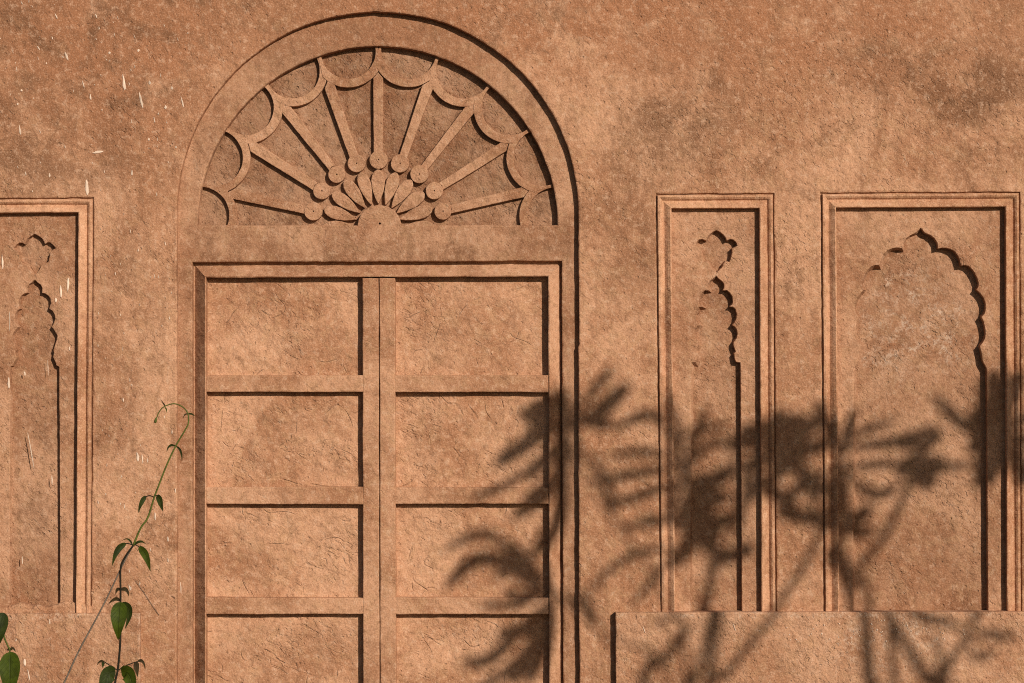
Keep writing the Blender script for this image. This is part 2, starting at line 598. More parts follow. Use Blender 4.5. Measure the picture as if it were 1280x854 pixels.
rng = random.Random(5)
R_IN, R_OUT, R_C = 34.9, 45.0, 222.0
edges = [ANG[0] - 19.25] + ANG + [ANG[-1] + 19.25]
half = 9.625
for i in range(len(edges) - 1):
    am = (edges[i] + edges[i + 1]) / 2 + rng.uniform(-0.25, 0.25)
    lat = R_C * math.sin(R(half))
    rad = R_C * math.cos(R(half))
    ri, ro = R_IN + rng.uniform(-0.7, 0.7), R_OUT + rng.uniform(-0.6, 0.6)

    def bay(r, th):
        # circle round the bay's centre on the arc; th measured from the outward radius
        return (R_C - r * math.cos(th), r * math.sin(th))
    pts = []
    th0 = math.asin(min(0.99, (lat - 0.35) / ro))
    for k in range(17):                        # outer curve of the bow, towards the hub
        th = -th0 + 2 * th0 * k / 16
        pts.append(bay(ro, th))
    pts.append((226.2, lat - 0.35 + 1.2))
    pts.append((226.2, ri + 0.4))
    for k in range(21):
        th = math.pi / 2 + 0.1 - (math.pi + 0.2) * k / 20
        pts.append(bay(ri, th))
    pts.append((226.2, -ri - 0.4))
    pts.append((226.2, -lat + 0.35 - 1.2))
    poly = []
    cm, sm_ = math.cos(R(am)), math.sin(R(am))
    for rr, tt in pts:
        x = FC[0] + rr * cm - tt * sm_
        y = FC[1] - rr * sm_ - tt * cm
        poly.append((x, min(y, 283.6)))
    poly = [p for j, p in enumerate(poly) if j == 0 or (abs(p[0] - poly[j - 1][0]) + abs(p[1] - poly[j - 1][1])) > 0.05]
    yf = Y_REL + rng.uniform(-0.0012, 0.0008)
    plate('scallop', [W(x, y, yf) for x, y in poly], [], yf, Y_TYM + 0.006, M_RELF, fan, bevel=0.0016, step=0.008, amp=0.0008, seed=20 + i)
for i, a in enumerate(ANG):
    a += rng.uniform(-0.35, 0.35)
    w0, w1 = 5.3 + rng.uniform(-0.5, 0.5), 6.5 + rng.uniform(-0.4, 0.4)
    yf = Y_REL + rng.uniform(-0.001, 0.0012)
    def rend(t):
        return R_C * math.cos(R(half)) - math.sqrt(R_OUT ** 2 - (R_C * math.sin(R(half)) - abs(t)) ** 2) - 0.7
    sp = [pol(92.6, a, -w0, yf), pol(rend(w1), a, -w1, yf), pol(rend(0), a, 0, yf), pol(rend(w1), a, w1, yf), pol(92.6, a, w0, yf),
          pol(94.4, a, 0, yf)]
    plate('spoke', sp, [], yf, Y_TYM + 0.006, M_RELF, fan, bevel=0.0018, step=0.008, amp=0.0009, seed=40 + i)
    # boss: a pierced disc
    yb = Y_REL - 0.0022 + rng.uniform(-0.001, 0.001)
    rb = 11.2 + rng.uniform(-0.5, 0.5)
    c0 = pol(83.2, a, rng.uniform(-0.6, 0.6), yb)
    ring = [c0 + Vector((math.cos(t), math.sin(t))) * rb * PXM for t in [2 * math.pi * j / 28 for j in range(28)]]
    pin = [c0 + Vector((math.cos(t), math.sin(t))) * 0.8 * PXM for t in [2 * math.pi * j / 8 for j in range(8)]]
    plate('boss', ring, [pin], yb, Y_TYM + 0.006, M_RELF, fan, bevel=0.0018, step=0.02, amp=0.0007, seed=60 + i)
    # petal
    prof = [(28.6, 0.6), (35, 3.4), (43, 6.2), (51, 7.9), (58, 8.3), (64, 7.2), (68.6, 4.6), (71.0, 1.4)]
    sc = 1 + rng.uniform(-0.06, 0.04)
    yp = Y_REL - 0.0004 + rng.uniform(-0.001, 0.001)
    ap = 90 + (a - 90) * 0.935
    pp = [pol(r_, ap, -w_ * sc, yp) for r_, w_ in prof] + [pol(r_, ap, w_ * sc, yp) for r_, w_ in prof[::-1]]
    plate('petal', pp, [], yp, Y_TYM + 0.006, M_RELF, fan, bevel=0.0024, step=0.006, amp=0.0006, seed=80 + i)
# half petals that melt into the lintel, left and right of the hub
for s in (-1, 1):
    pf = [(30, 0.4), (38, 4.0), (46, 6.4), (54, 7.6), (62, 6.6), (70, 2.6), (73, 0.2)]
    pts = [W(FC[0] + 1 + s * r_, 283.4 - w_, Y_SUR + 0.001) for r_, w_ in pf]
    pts += [W(FC[0] + 1 + s * 73, 283.9, Y_SUR), W(FC[0] + 1 + s * 30, 283.9, Y_SUR)]
    plate('petal', pts, [], Y_SUR + 0.0012, Y_TYM + 0.006, M_RELF, fan, bevel=0.002, step=0.006, amp=0.0005, seed=95 + s)
hub = [W(474 + 27.4 * math.cos(R(t)), 284.0 - 27.6 * math.sin(R(t)), Y_SUR) for t in range(0, 181, 9)]
plate('hub', hub, [[W(474.5 + 1.3 * math.cos(R(t)), 279.6 - 1.3 * math.sin(R(t)), Y_SUR) for t in range(0, 360, 45)]],
      Y_SUR + 0.0006, Y_TYM + 0.006, M_SURR, fan, bevel=0.002, step=0.006, amp=0.0006, seed=99)

# ---- blind door
dq = [W(241.5, 329.5, Y_DEEP), Vector((W(241.5, 600, Y_DEEP).x, ZB)), Vector((W(704, 600, Y_DEEP).x, ZB)), W(704, 328, Y_DEEP)]
dq = orient(dq, True)
i0 = 2.2 * PXM
i1 = 18.5 * PXM
door = moulding('blind_door', dq, [(-0.01, Y_DEEP), (i0, Y_DEEP), (i1 * 0.55, Y_DEEP - 0.0230), (i1 - 0.003, Y_RAIL + 0.0008), (i1, Y_RAIL + 0.0026), (i1 + 0.0006, Y_PAN + 0.004)],
                M_RAIL, wall, amp=0.0011, seed=4.0)
tag(door, 'blind two-leaf door of raised rails and sunken panels under the arch')
ROWS = [(348.5, 469), (490.3, 609), (630.3, 746.8), (768.5, 886), (907, 1024), (1045, 1162)]
XL0, XL1, XR0, XR1 = 259.0, 453.3, 494.3, 684.6
dr = random.Random(11)
for c_, (x0, x1) in enumerate(((XL0, XL1), (XR0, XR1))):
    for r_, (y0, y1) in enumerate(ROWS):
        q = rect(x0 - 5, y0 - 6, x1 + 5, y1 + 6, Y_PAN)
        plate('panel', q, [], Y_PAN + dr.uniform(-0.0012, 0.0012), 0.073, M_PANL, door, bevel=0.002, step=0.05, seed=100 + c_ * 10 + r_,
              tilt=(dr.uniform(-0.006, 0.006), dr.uniform(-0.008, 0.008)), wave=0.001)
        # rail under this panel
        ny = ROWS[r_ + 1][0] if r_ + 1 < len(ROWS) else y1 + 40
        j = 1.2
        xs = x0 - 2.2
        q = quad([(xs, ny), (x1 + j, ny + dr.uniform(-0.8, 0.8)), (x1 + j, y1 + dr.uniform(-0.6, 0.6)), (xs, y1)], Y_RAIL)
        if r_ == 5:
            for v_ in q:
                v_.y = max(v_.y, ZB)
        plate('rail', q, [], Y_RAIL + 0.0032 + dr.uniform(-0.0004, 0.0004), 0.072, M_RAIL, door, bevel=0.0042, step=0.01, amp=0.0011, seed=130 + c_ * 10 + r_)
# top strip of each leaf is the moulding; the two meeting stiles
zt = W(474, 347.6, Y_RAIL).y
for s, (x0, x1) in enumerate(((453.4, 473.7), (474.7, 494.3))):
    xa, xb = W(x0, 600, Y_RAIL).x, W(x1, 600, Y_RAIL).x
    q = [Vector((xa, ZB)), Vector((xb, ZB)), Vector((xb, zt)), Vector((xa, zt))]
    plate('stile', q, [], Y_RAIL + 0.0024, 0.072, M_RAIL, door, bevel=0.0034 , step=0.01, amp=0.0009, seed=160 + s)

# ---- niches
def mirror(right, cx):
    return right + [(2 * cx - x, y) for x, y in reversed(right)]


ARCH = {
    'wide': ([(1150.4, 284.9), (1156, 291), (1163, 294), (1168.4, 298.2), (1171.6, 303.7), (1172.4, 310.8), (1178, 309.6), (1185, 310.4), (1192, 313.3),
              (1196.5, 318), (1199.2, 324), (1201.4, 332.2), (1207, 331.6), (1211.8, 333.2), (1216.5, 338), (1220.5, 345.5), (1223.3, 354), (1222.8, 359), (1220.2, 362.5),
              (1225, 366.5), (1229.3, 372.5), (1231.8, 379.5), (1232, 386), (1230.6, 392), (1227.0, 396.5), (1229.6, 402), (1231.2, 408.5), (1232, 416), (1231.4, 423),
              (1228.8, 428), (1224.9, 432.7), (1226.2, 438), (1227.5, 444), (1228.2, 451), (1231, 456.5), (1233.3, 460), (1235.2, 779)], 1150.4),
    'narrow': ([(894.9, 344.6), (898, 348.2), (902.5, 351.4), (905.2, 355.4), (905.3, 359.5), (903.6, 363.2), (908.6, 363.0), (912.3, 366), (915.3, 371), (916.3, 377.3), (915, 381),
                (911.8, 383.9), (916.2, 384.0), (919.4, 387), (921, 393.2), (920.4, 399), (918, 403.4), (915.2, 406.6), (918.4, 408.6), (920.8, 412), (921.9, 417.6), (920.6, 423), (916.8, 428.2),
                (916.9, 432), (918.6, 436.4), (919.6, 439.6), (917.6, 441.6), (918.3, 446.5), (919.4, 450.6), (920.5, 452.8), (925.6, 453.3), (927.5, 779)], 894.9),
    'left': ([(43.4, 349.9), (47, 353.4), (50.8, 355.9), (52.8, 360), (52.2, 366.2), (56.5, 367.2), (60.2, 369.9), (62.7, 374), (63.3, 380), (61.4, 385.9), (65.4, 388.6), (67.9, 393), (68.7, 399),
              (67.2, 404), (64.2, 408.8), (68, 413.2), (71.6, 419.4), (70.9, 424.6), (69.2, 429.6), (66.6, 437.6), (67.4, 441), (66, 446.6), (68.6, 452), (70.9, 457.2), (74, 458.7), (75.3, 779)], 43.4),
}
FLOWER = {
    'narrow': ([(895.6, 288.0), (899.5, 289.8), (903.4, 292.6), (906.8, 296.5), (908.3, 300.6), (912.6, 298.9), (916.8, 299.6), (920, 302.4), (921.9, 307.4), (915.2, 310.6),
                (915.2, 315), (914, 321), (911.8, 327.4), (906.6, 327.0), (904.2, 329.2), (902.2, 334.6), (896, 340.2)], 895.4),
    'left': ([(42.9, 292.1), (47.5, 295), (52, 298.2), (54.6, 302), (55.7, 305.3), (59, 303.6), (62.4, 303.4), (66, 306.2), (69.5, 310.4), (65.4, 312.8), (62, 317.3), (61.8, 322), (60.5, 327),
              (55.8, 330.4), (52.3, 331), (50.4, 335.4), (47.8, 339.6), (44.6, 343.2)], 43.2),
}


def niche(key, label, y_panel, y_floor, worn):
    q = orient(quad(QN[key]), True)
    p = PXM
    inner = inset_quad(q, 18.4 * p)
    hole_list = [[W(x, y, y_panel) for x, y in mirror(*ARCH[key])]]
    if key in FLOWER:
        hole_list.append([W(x, y, y_panel) for x, y in mirror(*FLOWER[key])])

    def slope(pt, n_):
        # plaster has worn to a ramp on the left-hand jambs and sills, right-hand jambs stay steep
        low = pt.y < hole_list[0][0].y - 0.05 and pt.x < hole_list[0][0].x
        k = max(0.0, -n_.x) * 0.85 + (0.9 * max(0.0, n_.y) if low and key != 'left' else 0.0) + max(0.0, -n_.y) * 0.45
        return 0.0008 + worn * k * (0.65 + 0.7 * max(0.0, nz(pt.x * 20, pt.y * 20, 4.4) + 0.3))
    body = plate('niche', inset_quad(q, 16.0 * p), hole_list, y_panel, y_floor + 0.002, M_NICH, wall, bevel=0.0022, step=0.007,
                 amp=0.0011, seed=hash_(key), hole_slope=slope, wave=0.001)
    tag(body, label)
    moulding('moulding', q, [(-0.014, 0.010), (1.0 * p, 0.010), (1.5 * p, -0.0010), (2.3 * p, -0.0045), (4.6 * p, -0.0050), (6.6 * p, -0.0010), (8.4 * p, 0.0055), (10.0 * p, 0.0050),
                             (14.0 * p, -0.0045), (17.0 * p, -0.0098), (18.2 * p, -0.0092), (18.7 * p, -0.0055), (18.9 * p, y_panel + 0.004)], M_MOLD, body, amp=0.0010, seed=hash_(key) + 3)
    fl = plate('recess_back', [Vector((v.x * 1.0 + dx, v.y + dz)) for (v, dx, dz) in
                               zip(bbox(hole_list[0]), (-0.02, 0.02, 0.02, -0.02), (-0.01, -0.01, 0.012, 0.012))], [], y_floor, y_floor + 0.014, M_FLOR, body,
               bevel=0.001, step=0.05, seed=hash_(key) + 5, wave=0.0015)
    if key in FLOWER:
        plate('flower_recess_back', [Vector((v.x + dx, v.y + dz)) for (v, dx, dz) in
                                     zip(bbox(hole_list[1]), (-0.012, 0.012, 0.012, -0.012), (-0.000, -0.000, 0.012, 0.012))], [], y_floor - 0.0015, y_floor + 0.01, M_FLOR, body,
              bevel=0.001, step=0.05, seed=hash_(key) + 6, wave=0.001)
    return body


def hash_(k):
    return {'wide': 201.0, 'narrow': 221.0, 'left': 241.0}[k]


def bbox(poly):
    x0, x1 = min(p.x for p in poly), max(p.x for p in poly)
    z0, z1 = min(p.y for p in poly), max(p.y for p in poly)
    return [Vector((x0, z0)), Vector((x1, z0)), Vector((x1, z1)), Vector((x0, z1))]


niche('wide', 'wide sunken niche with a cusped arch at the far right', 0.0165, 0.0455, 0.011)
niche('narrow', 'narrow sunken niche with flower and cusped arch right of the door', 0.0165, 0.0420, 0.010)
niche('left', 'narrow sunken niche with flower and cusped arch left of the door', 0.0165, 0.0370, 0.0035)

# ---- dado: low plinth, proud of the wall, broken by the doorway
zd_r = W(1000, 765.3, -0.03).y
zd_l = W(90, 766.2, -0.006).y
xa = W(769.5, 800, -0.030).x
plate('dado', [Vector((xa, ZB)), Vector((5.4, ZB)), Vector((5.4, zd_r)), Vector((xa, zd_r))], [], -0.0300, 0.07, M_DADO, wall, bevel=0.0045, step=0.01, amp=0.0016, seed=301)
xb = W(175, 800, -0.02).x
plate('dado', [Vector((-5.4, ZB)), Vector((xb, ZB)), Vector((xb, zd_l)), Vector((-5.4, zd_l))], [], -0.0200, 0.07, M_DADO, wall, bevel=0.0045, step=0.01, amp=0.0018, seed=302)

pt_ = [W(x, y, -0.004) for x, y in ((-60, 774), (126, 774), (124, 764), (117, 757), (106, 755), (98, 750), (90, 753), (80, 751), (70, 756), (56, 759), (40, 757), (24, 754), (8, 758), (-20, 755), (-60, 757))]
plate('plaster_smear', pt_, [], -0.0005, 0.06, M_DADO, wall, bevel=0.012, step=0.006, amp=0.004, seed=310, wave=0.002)

# ---- splashes of lime and droppings on the left part and on the dado
sv, sf = [], []
sr = random.Random(3)


def splash(px, py, ln, wd, ang, y):
    c = W(px, py, y)
    n = 9
    base = len(sv)
    ca, sa = math.cos(R(ang)), math.sin(R(ang))
    for i in range(n):
        t = 2 * math.pi * i / n
        u = math.cos(t) * wd * 0.46 * sr.uniform(0.6, 1.3) * PXM
        v_ = math.sin(t) * ln * 0.5 * sr.uniform(0.7, 1.15) * PXM
        if v_ > 0:
            u *= 0.75
        sv.append((c.x + u * ca - v_ * sa, y, c.y + u * sa + v_ * ca))
    sv.append((c.x, y - 0.0007, c.y))
    for i in range(n):
        sf.append((base + i, base + (i + 1) % n, base + n))


YF = -0.0016
for (x, y, l, w, a) in [(155, 103, 24, 4, 8), (176, 124, 22, 3, 14), (187, 103, 5, 3.5, 0), (173, 63, 3.5, 3.5, 0), (137, 66, 4, 3.5, 0), (207, 134, 5, 3.5, 0), (198, 142, 3, 2.5, 0),
                        (193, 150, 9, 1.8, 12), (186, 174, 4, 2.5, 0), (25, 163, 14, 2.5, 8), (123, 190, 3, 16, 6), (109, 234, 23, 4.5, 3), (62, 219, 5, 2.5, 0), (32, 217, 6, 2, 10),
                        (113, 121, 9, 2.5, 6), (83, 70, 12, 3, 20), (228, 128, 16, 1.8, 14), (215, 110, 4, 3, 0), (27, 113, 3, 3, 0), (22, 130, 3, 2.5, 0), (220, 184, 3, 3, 0), (165, 216, 7, 3, 0),
                        (104, 105, 9, 2, 18), (172, 571, 13, 4.2, 8), (178, 573, 13, 1.6, 6), (154, 500, 6, 2, 6), (210, 674, 8, 2.2, 6), (162, 735, 8, 2.5, 14), (210, 700, 6, 1.6, 8),
                        (226, 735, 16, 1.5, 4), (219, 613, 6, 2, 4), (194, 646, 12, 2, 2), (215, 540, 7, 1.5, 2), (120, 20, 8, 2, 20), (70, 20, 9, 2, 25), (48, 60, 7, 2, 30)]:
    splash(x, y, l, w, a, YF)
for (x, y, l, w, a) in [(85, 355, 20, 3, -3), (76, 364, 18, 3, 4), (70, 375, 6, 3, 8), (3, 327, 20, 2.5, 4), (38, 560, 56, 1.8, 10), (65, 600, 14, 1.6, 2), (12, 400, 26, 1.4, 0), (31, 467, 6, 2.2, 6),
                        (11, 478, 14, 4, 0), (87, 436, 6, 2, 10), (60, 460, 22, 1.2, 2), (28, 700, 10, 2, 0)]:
    splash(x, y, l, w, a, 0.0138)
for (x, y, l, w, a) in [(31, 828, 9, 4, 0), (36, 844, 18, 1.8, 12), (62, 777, 7, 1.6, 4), (20, 800, 4, 2, 0)]:
    splash(x, y, l, w, a, -0.0220)
for _ in range(60):
    x, y = sr.uniform(0, 235), sr.uniform(0, 245)
    if math.hypot(x - 472, y - 266) < 258:
        continue
    splash(x, y, sr.uniform(1.0, 5.5), sr.uniform(0.8, 1.7), sr.uniform(-5, 25), YF)
for _ in range(45):
    splash(sr.uniform(122, 216), sr.uniform(255, 755), sr.uniform(1.5, 6), sr.uniform(0.8, 1.6), sr.uniform(-4, 12), YF)
for _ in range(70):
    x = sr.gauss(1090, 75)
    if x < 790 or x > 1275:
        continue
    splash(x, 772 + abs(sr.gauss(14, 14)), sr.uniform(1, 2.6), sr.uniform(1, 2.2), 0, -0.0320)
splash(805, 787, 9, 1.2, 20, -0.0320)
splash(918, 784, 10, 1.2, 20, -0.0320)
o = finish('lime_splashes', sv, sf, M_SPLA, wall)
tag(o, 'pale lime splashes and runs on the plaster', kind='stuff')


# ------------------------------------------------------------------ plants
def tube(name, pts, radii, mat, parent, sides=7, smooth=True):
    verts, faces = [], []
    n = len(pts)
    ref = Vector((0.3, 1, 0.2)).normalized()
    for i, p in enumerate(pts):
        t = (pts[min(n - 1, i + 1)] - pts[max(0, i - 1)]).normalized()
        a = t.cross(ref).normalized()
        b = t.cross(a)
        for j in range(sides):
            an = 2 * math.pi * j / sides
            verts.append(tuple(p + (a * math.cos(an) + b * math.sin(an)) * radii[i]))
    for i in range(n - 1):
        for j in range(sides):
            k = (j + 1) % sides
            faces.append((i * sides + j, i * sides + k, (i + 1) * sides + k, (i + 1) * sides + j))
    faces.append(tuple(range(sides))[::-1])
    faces.append(tuple((n - 1) * sides + j for j in range(sides)))
    me = bpy.data.meshes.new(name)
    me.from_pydata(verts, [], faces)
    return link(name, me, mat, parent, smooth)


def spline(pts, n):
    """Catmull-Rom through vectors"""
    out = []
    m = len(pts)
    for i in range(m - 1):
        p0, p1, p2, p3 = pts[max(0, i - 1)], pts[i], pts[i + 1], pts[min(m - 1, i + 2)]
        for j in range(n):
            t = j / n
            out.append(0.5 * ((2 * p1) + (p2 - p0) * t + (2 * p0 - 5 * p1 + 4 * p2 - p3) * t * t + (3 * p1 - p0 - 3 * p2 + p3) * t ** 3))
    out.append(pts[-1].copy())
    return out


def leaf_geo(line, width_dir, wmax, prof, fold, verts, faces, uvs, cross=4):
    """a blade along the polyline `line`; width_dir(i) gives its sideways unit vector; fold lifts the two halves"""
    n = len(line)
    base = len(verts)
    for i, p in enumerate(line):
        t = i / (n - 1)
        w = wmax * prof(t)
        sdv, up = width_dir(i)
        for j in range(cross + 1):
            u = -1 + 2 * j / cross
            verts.append(tuple(p + sdv * (u * w) + up * (fold * abs(u) ** 1.3 * w)))
            uvs.append((0.5 + 0.5 * u, t))
    for i in range(n - 1):
        for j in range(cross):
            a = base + i * (cross + 1) + j
            faces.append((a, a + 1, a + cross + 2, a + cross + 1))


def leaf_obj(name, verts, faces, uvs, mat, parent):
    me = bpy.data.meshes.new(name)
    me.from_pydata(verts, [], faces)
    uvl = me.uv_layers.new(name='UVMap')
    for lp in me.loops:
        uvl.data[lp.index].uv = uvs[lp.vertex_index]
    return link(name, me, mat, parent, True)


def ovate(t):
    # broad near the base, drawn-out drip tip
    if t <= 0:
        return 0.05
    return max(0.02, (math.sin(math.pi * min(1.0, t ** 0.66)) ** 1.05) * (1 - 0.12 * t) if t < 1 else 0.02)


M_LEAF = leaf_mat('vine_leaf', (0.050, 0.074, 0.005), (0.022, 0.034, 0.004), 0.30)
M_LEAFD = leaf_mat('vine_leaf_dark', (0.028, 0.040, 0.005), (0.016, 0.024, 0.004), 0.22)
M_LEAFB = leaf_mat('vine_leaf_brown', (0.045, 0.030, 0.010), (0.03, 0.018, 0.006), 0.2)
M_STEMG = simple('vine_stem_green', (0.075, 0.092, 0.014), 0.6, 0.25, 60)
M_STEMB = simple('vine_stem_brown', (0.016, 0.012, 0.006), 0.85, 0.3, 60)
M_DRY = simple('dry_stem', (0.13, 0.10, 0.075), 0.85, 0.3, 80)

VD = -1.60                                 # the climber hangs well clear of the wall
VS = PXM * (8.0 + VD) / 8.0


def V3(px, py, dy=0.0):
    p = W(px, py, VD + dy)
    return Vector((p.x, VD + dy, p.y))


def hang_leaf(root, pts, wpx, mat, face=0.15, fold=0.25, depth=None, name='leaf', prof=ovate, sub=5):
    """leaf whose midrib passes through measured places; face = turn of the blade about its midrib"""
    m = len(pts)
    dep = depth or [0.0] * m
    line = spline([V3(x, y, d) for (x, y), d in zip(pts, dep)], sub)
    vv, ff, uu = [], [], []

    def wd(i):
        t = (line[min(len(line) - 1, i + 1)] - line[max(0, i - 1)]).normalized()
        s = t.cross(Vector((0, -1, 0))).normalized()
        up = s.cross(t).normalized()
        if up.y > 0:
            up = -up
        c, sn = math.cos(face), math.sin(face)
        return s * c + up * sn, up * c - s * sn
    leaf_geo(line, wd, wpx * (0.8 if wpx < 16 else 0.92) * VS * 0.5 / max(0.35, math.cos(face)), prof, fold, vv, ff, uu)
    return leaf_obj(name, vv, ff, uu, mat, root)


def vine_root(px):
    p = V3(px, 854)
    return (p.x, VD, 0.0)


def place(o, root):
    o.matrix_parent_inverse = Matrix.Translation(-Vector(root.location))


vine = tag(empty('climbing_vine', vine_root(144)), 'slender green climbing vine with a hooked tip and paired leaves', 'vine')
stem_px = [(194.5, 526.4), (198.4, 516), (205, 508.6), (217.7, 504.8), (229, 509.3), (234.8, 517.3), (235.5, 528.6), (231.4, 537.7), (220, 557), (208.6, 581), (198.4, 607), (192.7, 622),
           (184.8, 647), (175.7, 660.5), (166.6, 682), (156.4, 696.4), (150.9, 710), (150.7, 737), (150.7, 755.5), (150.4, 801), (147.3, 837), (143.9, 854)]
top = [V3(x, y) for x, y in stem_px[:15]]
low = [V3(x, y) for x, y in stem_px[14:]]
gx = vine.location.x
low += [V3(140, 900), V3(141, 980), Vector((gx - 0.005, VD, 0.22)), Vector((gx, VD, -0.03))]
sp_ = spline(top, 5)
parts = [tube('shoot', sp_, [VS * (0.6 + 0.7 * i / len(sp_)) for i in range(len(sp_))], M_STEMG, vine)]
sp_ = spline(low, 6)
parts.append(tube('stem', sp_, [VS * (1.25 + 0.3 * i / len(sp_)) for i in range(len(sp_))], M_STEMB, vine))
bud = spline([V3(195.6, 522), V3(194.4, 526.5), V3(194.0, 529)], 4)
parts.append(tube('bud', bud, [VS * (0.8 + 1.0 * math.sin(math.pi * i / 8)) for i in range(len(bud))], M_STEMG, vine))


def lf(pts, w, mat, **k):
    parts.append(hang_leaf(vine, pts, w, mat, **k))


# young pairs near the hook
lf([(207, 508.5), (204, 504), (201.5, 500)], 2.4, M_LEAFB)
lf([(206, 509), (208, 512), (208.6, 517)], 2.2, M_LEAF)
lf([(234.5, 517.5), (231, 518.5), (228.4, 524)], 2.4, M_LEAFB)
lf([(235, 517.3), (240, 517.8), (244.3, 521)], 3.0, M_LEAFD)
lf([(219.5, 557.6), (214, 556.5), (210, 560), (208.2, 565.5)], 3.8, M_LEAFD, face=0.3)
lf([(220, 557.8), (225, 562), (227.3, 570), (227.2, 577)], 3.8, M_LEAFD, face=-0.3)


def pet(pts, w=0.7, mat=None):
    s_ = spline([V3(x, y) for x, y in pts], 4)
    parts.append(tube('petiole', s_, [VS * w] * len(s_), mat or M_STEMB, vine, sides=5))


pet([(192.8, 621.8), (187, 619.6), (181.5, 621.4)])
lf([(182.5, 620.4), (178.5, 625), (175, 633), (172.8, 641.5)], 7.4, M_LEAFD, face=0.35, depth=[0, -.004, -.006, -.004])
pet([(192.8, 621.8), (194.6, 619.6), (196.4, 619.8)])
lf([(196, 619.4), (199.5, 624), (201.6, 632), (203.5, 639.4)], 10.4, M_LEAFD, face=-0.25, depth=[0, -.006, -.008, -.004])
pet([(166.6, 682), (162, 680), (157, 679.4)])
lf([(157.5, 679), (149, 685), (143.5, 695), (140.2, 707.6)], 9.8, M_LEAFD, face=0.4, depth=[0, -.006, -.01, -.008])
pet([(166.6, 682), (170, 681.4), (174, 684)])
lf([(173.4, 683.6), (180.5, 691), (185, 702), (188, 714.5)], 13.0, M_LEAF, face=-0.15, depth=[0, -.006, -.01, -.006])
lf([(165.6, 681), (163, 676.4), (158.5, 673.6), (151.8, 676)], 3.2, M_LEAFD)
lf([(167.6, 681), (173, 677.6), (178, 677.4), (183.4, 681)], 4.4, M_LEAFD)
lf([(150.6, 737.6), (147.6, 736.4), (145.6, 739), (144.2, 744)], 5.4, M_LEAFB)
lf([(151.0, 737.4), (156, 736.4), (159.6, 740), (160.8, 746)], 6.4, M_LEAFB)
lf([(150.2, 751.6), (146, 748.6), (140.5, 750.6), (134.6, 756)], 6.0, M_LEAFB)
lf([(151.5, 753.6), (160, 759), (161.6, 771), (156.5, 786)], 14.0, M_LEAFD, face=-0.3, depth=[.004, .012, .014, .010])
lf([(150.4, 752.6), (148.8, 768), (147.8, 784), (147.8, 800.5)], 23.0, M_LEAF, face=0.08, fold=0.22, depth=[-.004, -.020, -.022, -.006], sub=7)
pet([(147.3, 838.4), (140, 833.6), (130.6, 827.6)])
pet([(147.3, 838.4), (158, 832), (172, 827)])
lf([(131, 827.6), (127, 826.4), (123.6, 828), (120.6, 832.6)], 3.8, M_LEAFB)
lf([(129.6, 827.8), (128.8, 830), (128.6, 835.6)], 5.4, M_LEAFD)
lf([(171.4, 827.2), (170.4, 832), (171.2, 839), (172.4, 847)], 9.0, M_LEAFB, face=0.2)
lf([(172, 826.8), (176.6, 826), (180, 830), (181.6, 837.4)], 5.0, M_LEAFB)
lf([(144.5, 839.4), (136, 843), (130, 858), (127, 884)], 22.0, M_LEAFD, face=0.25, depth=[0, -.012, -.02, -.01], sub=7)
lf([(151.5, 840), (160, 842), (165, 856), (167, 884)], 22.0, M_LEAF, face=-0.2, depth=[0, -.012, -.02, -.01], sub=7)
lf([(141, 940), (128, 952), (120, 985)], 22.0, M_LEAF)
lf([(141, 940), (158, 950), (166, 986)], 22.0, M_LEAF)
lf([(141, 1040), (128, 1052), (122, 1085)], 22.0, M_LEAFD)
lf([(141, 1040), (156, 1050), (164, 1086)], 22.0, M_LEAF)
for p_ in parts:
    place(p_, vine)

# dry cane the vine has climbed
cane = [V3(168, 679, .004), V3(156, 701, .004), V3(149.6, 714, .004), V3(135, 745, .003), V3(120, 774, .002), V3(98, 815, 0), V3(80, 854, 0), V3(50, 915, 0)]
base = Vector((V3(-30, 1080).x, VD, 0))
cane += [V3(0, 1017), Vector((base.x, VD, -0.03))]
sp_ = spline(cane, 5)
o = tube('dry_cane', sp_, [VS * (0.85 + 0.45 * i / len(sp_)) for i in range(len(sp_))], M_DRY, None)
tag(o, 'thin grey dry cane slanting down to the left beneath the vine', 'cane')

# dry tendril stuck to the plaster
tw = spline([Vector((W(x, y).x, -0.004, W(x, y).y)) for x, y in ((170, 726), (182, 743), (191, 757), (199.5, 769))], 4)
tag(tube('dry_tendril', tw, [0.0007] * len(tw), M_DRY, None, sides=5), 'short dry tendril stuck to the plaster right of the vine', 'tendril')

# second climber in the lower left corner
vine2 = tag(empty('leafy_vine', vine_root(12)), 'broad-leaved vine cut by the lower left corner of the picture', 'vine')
parts = []
low = [V3(3.5, 790), V3(6.5, 800), V3(10.5, 809), V3(12.2, 815), V3(12.0, 854), V3(11, 960)]
low += [Vector((vine2.location.x, VD, 0.2)), Vector((vine2.location.x, VD, -0.03))]
sp_ = spline([V3(-6, 757), V3(-2, 775)] + low, 5)
parts.append(tube('stem', sp_, [VS * 1.1] * len(sp_), M_STEMG, vine2))
parts.append(hang_leaf(vine2, [(4.5, 766), (0.5, 780), (-1, 794), (-4, 812)], 21, M_LEAFD, face=0.2, fold=0.3, depth=[-.004, -.014, -.016, -.004], sub=7))
parts.append(hang_leaf(vine2, [(12.4, 815), (12.6, 834), (12.2, 856), (12, 886)], 30, M_LEAF, face=0.0, fold=0.18, depth=[-.006, -.022, -.024, -.006], sub=8))
parts.append(hang_leaf(vine2, [(12, 813.6), (15, 810.6), (17.6, 811.6), (19.6, 815.6)], 4.4, M_LEAFB))
parts.append(hang_leaf(vine2, [(12, 813.6), (10.5, 811.4), (8.6, 813.4)], 3.6, M_LEAFB))
parts.append(hang_leaf(vine2, [(11, 930), (22, 945), (26, 985)], 26, M_LEAF))
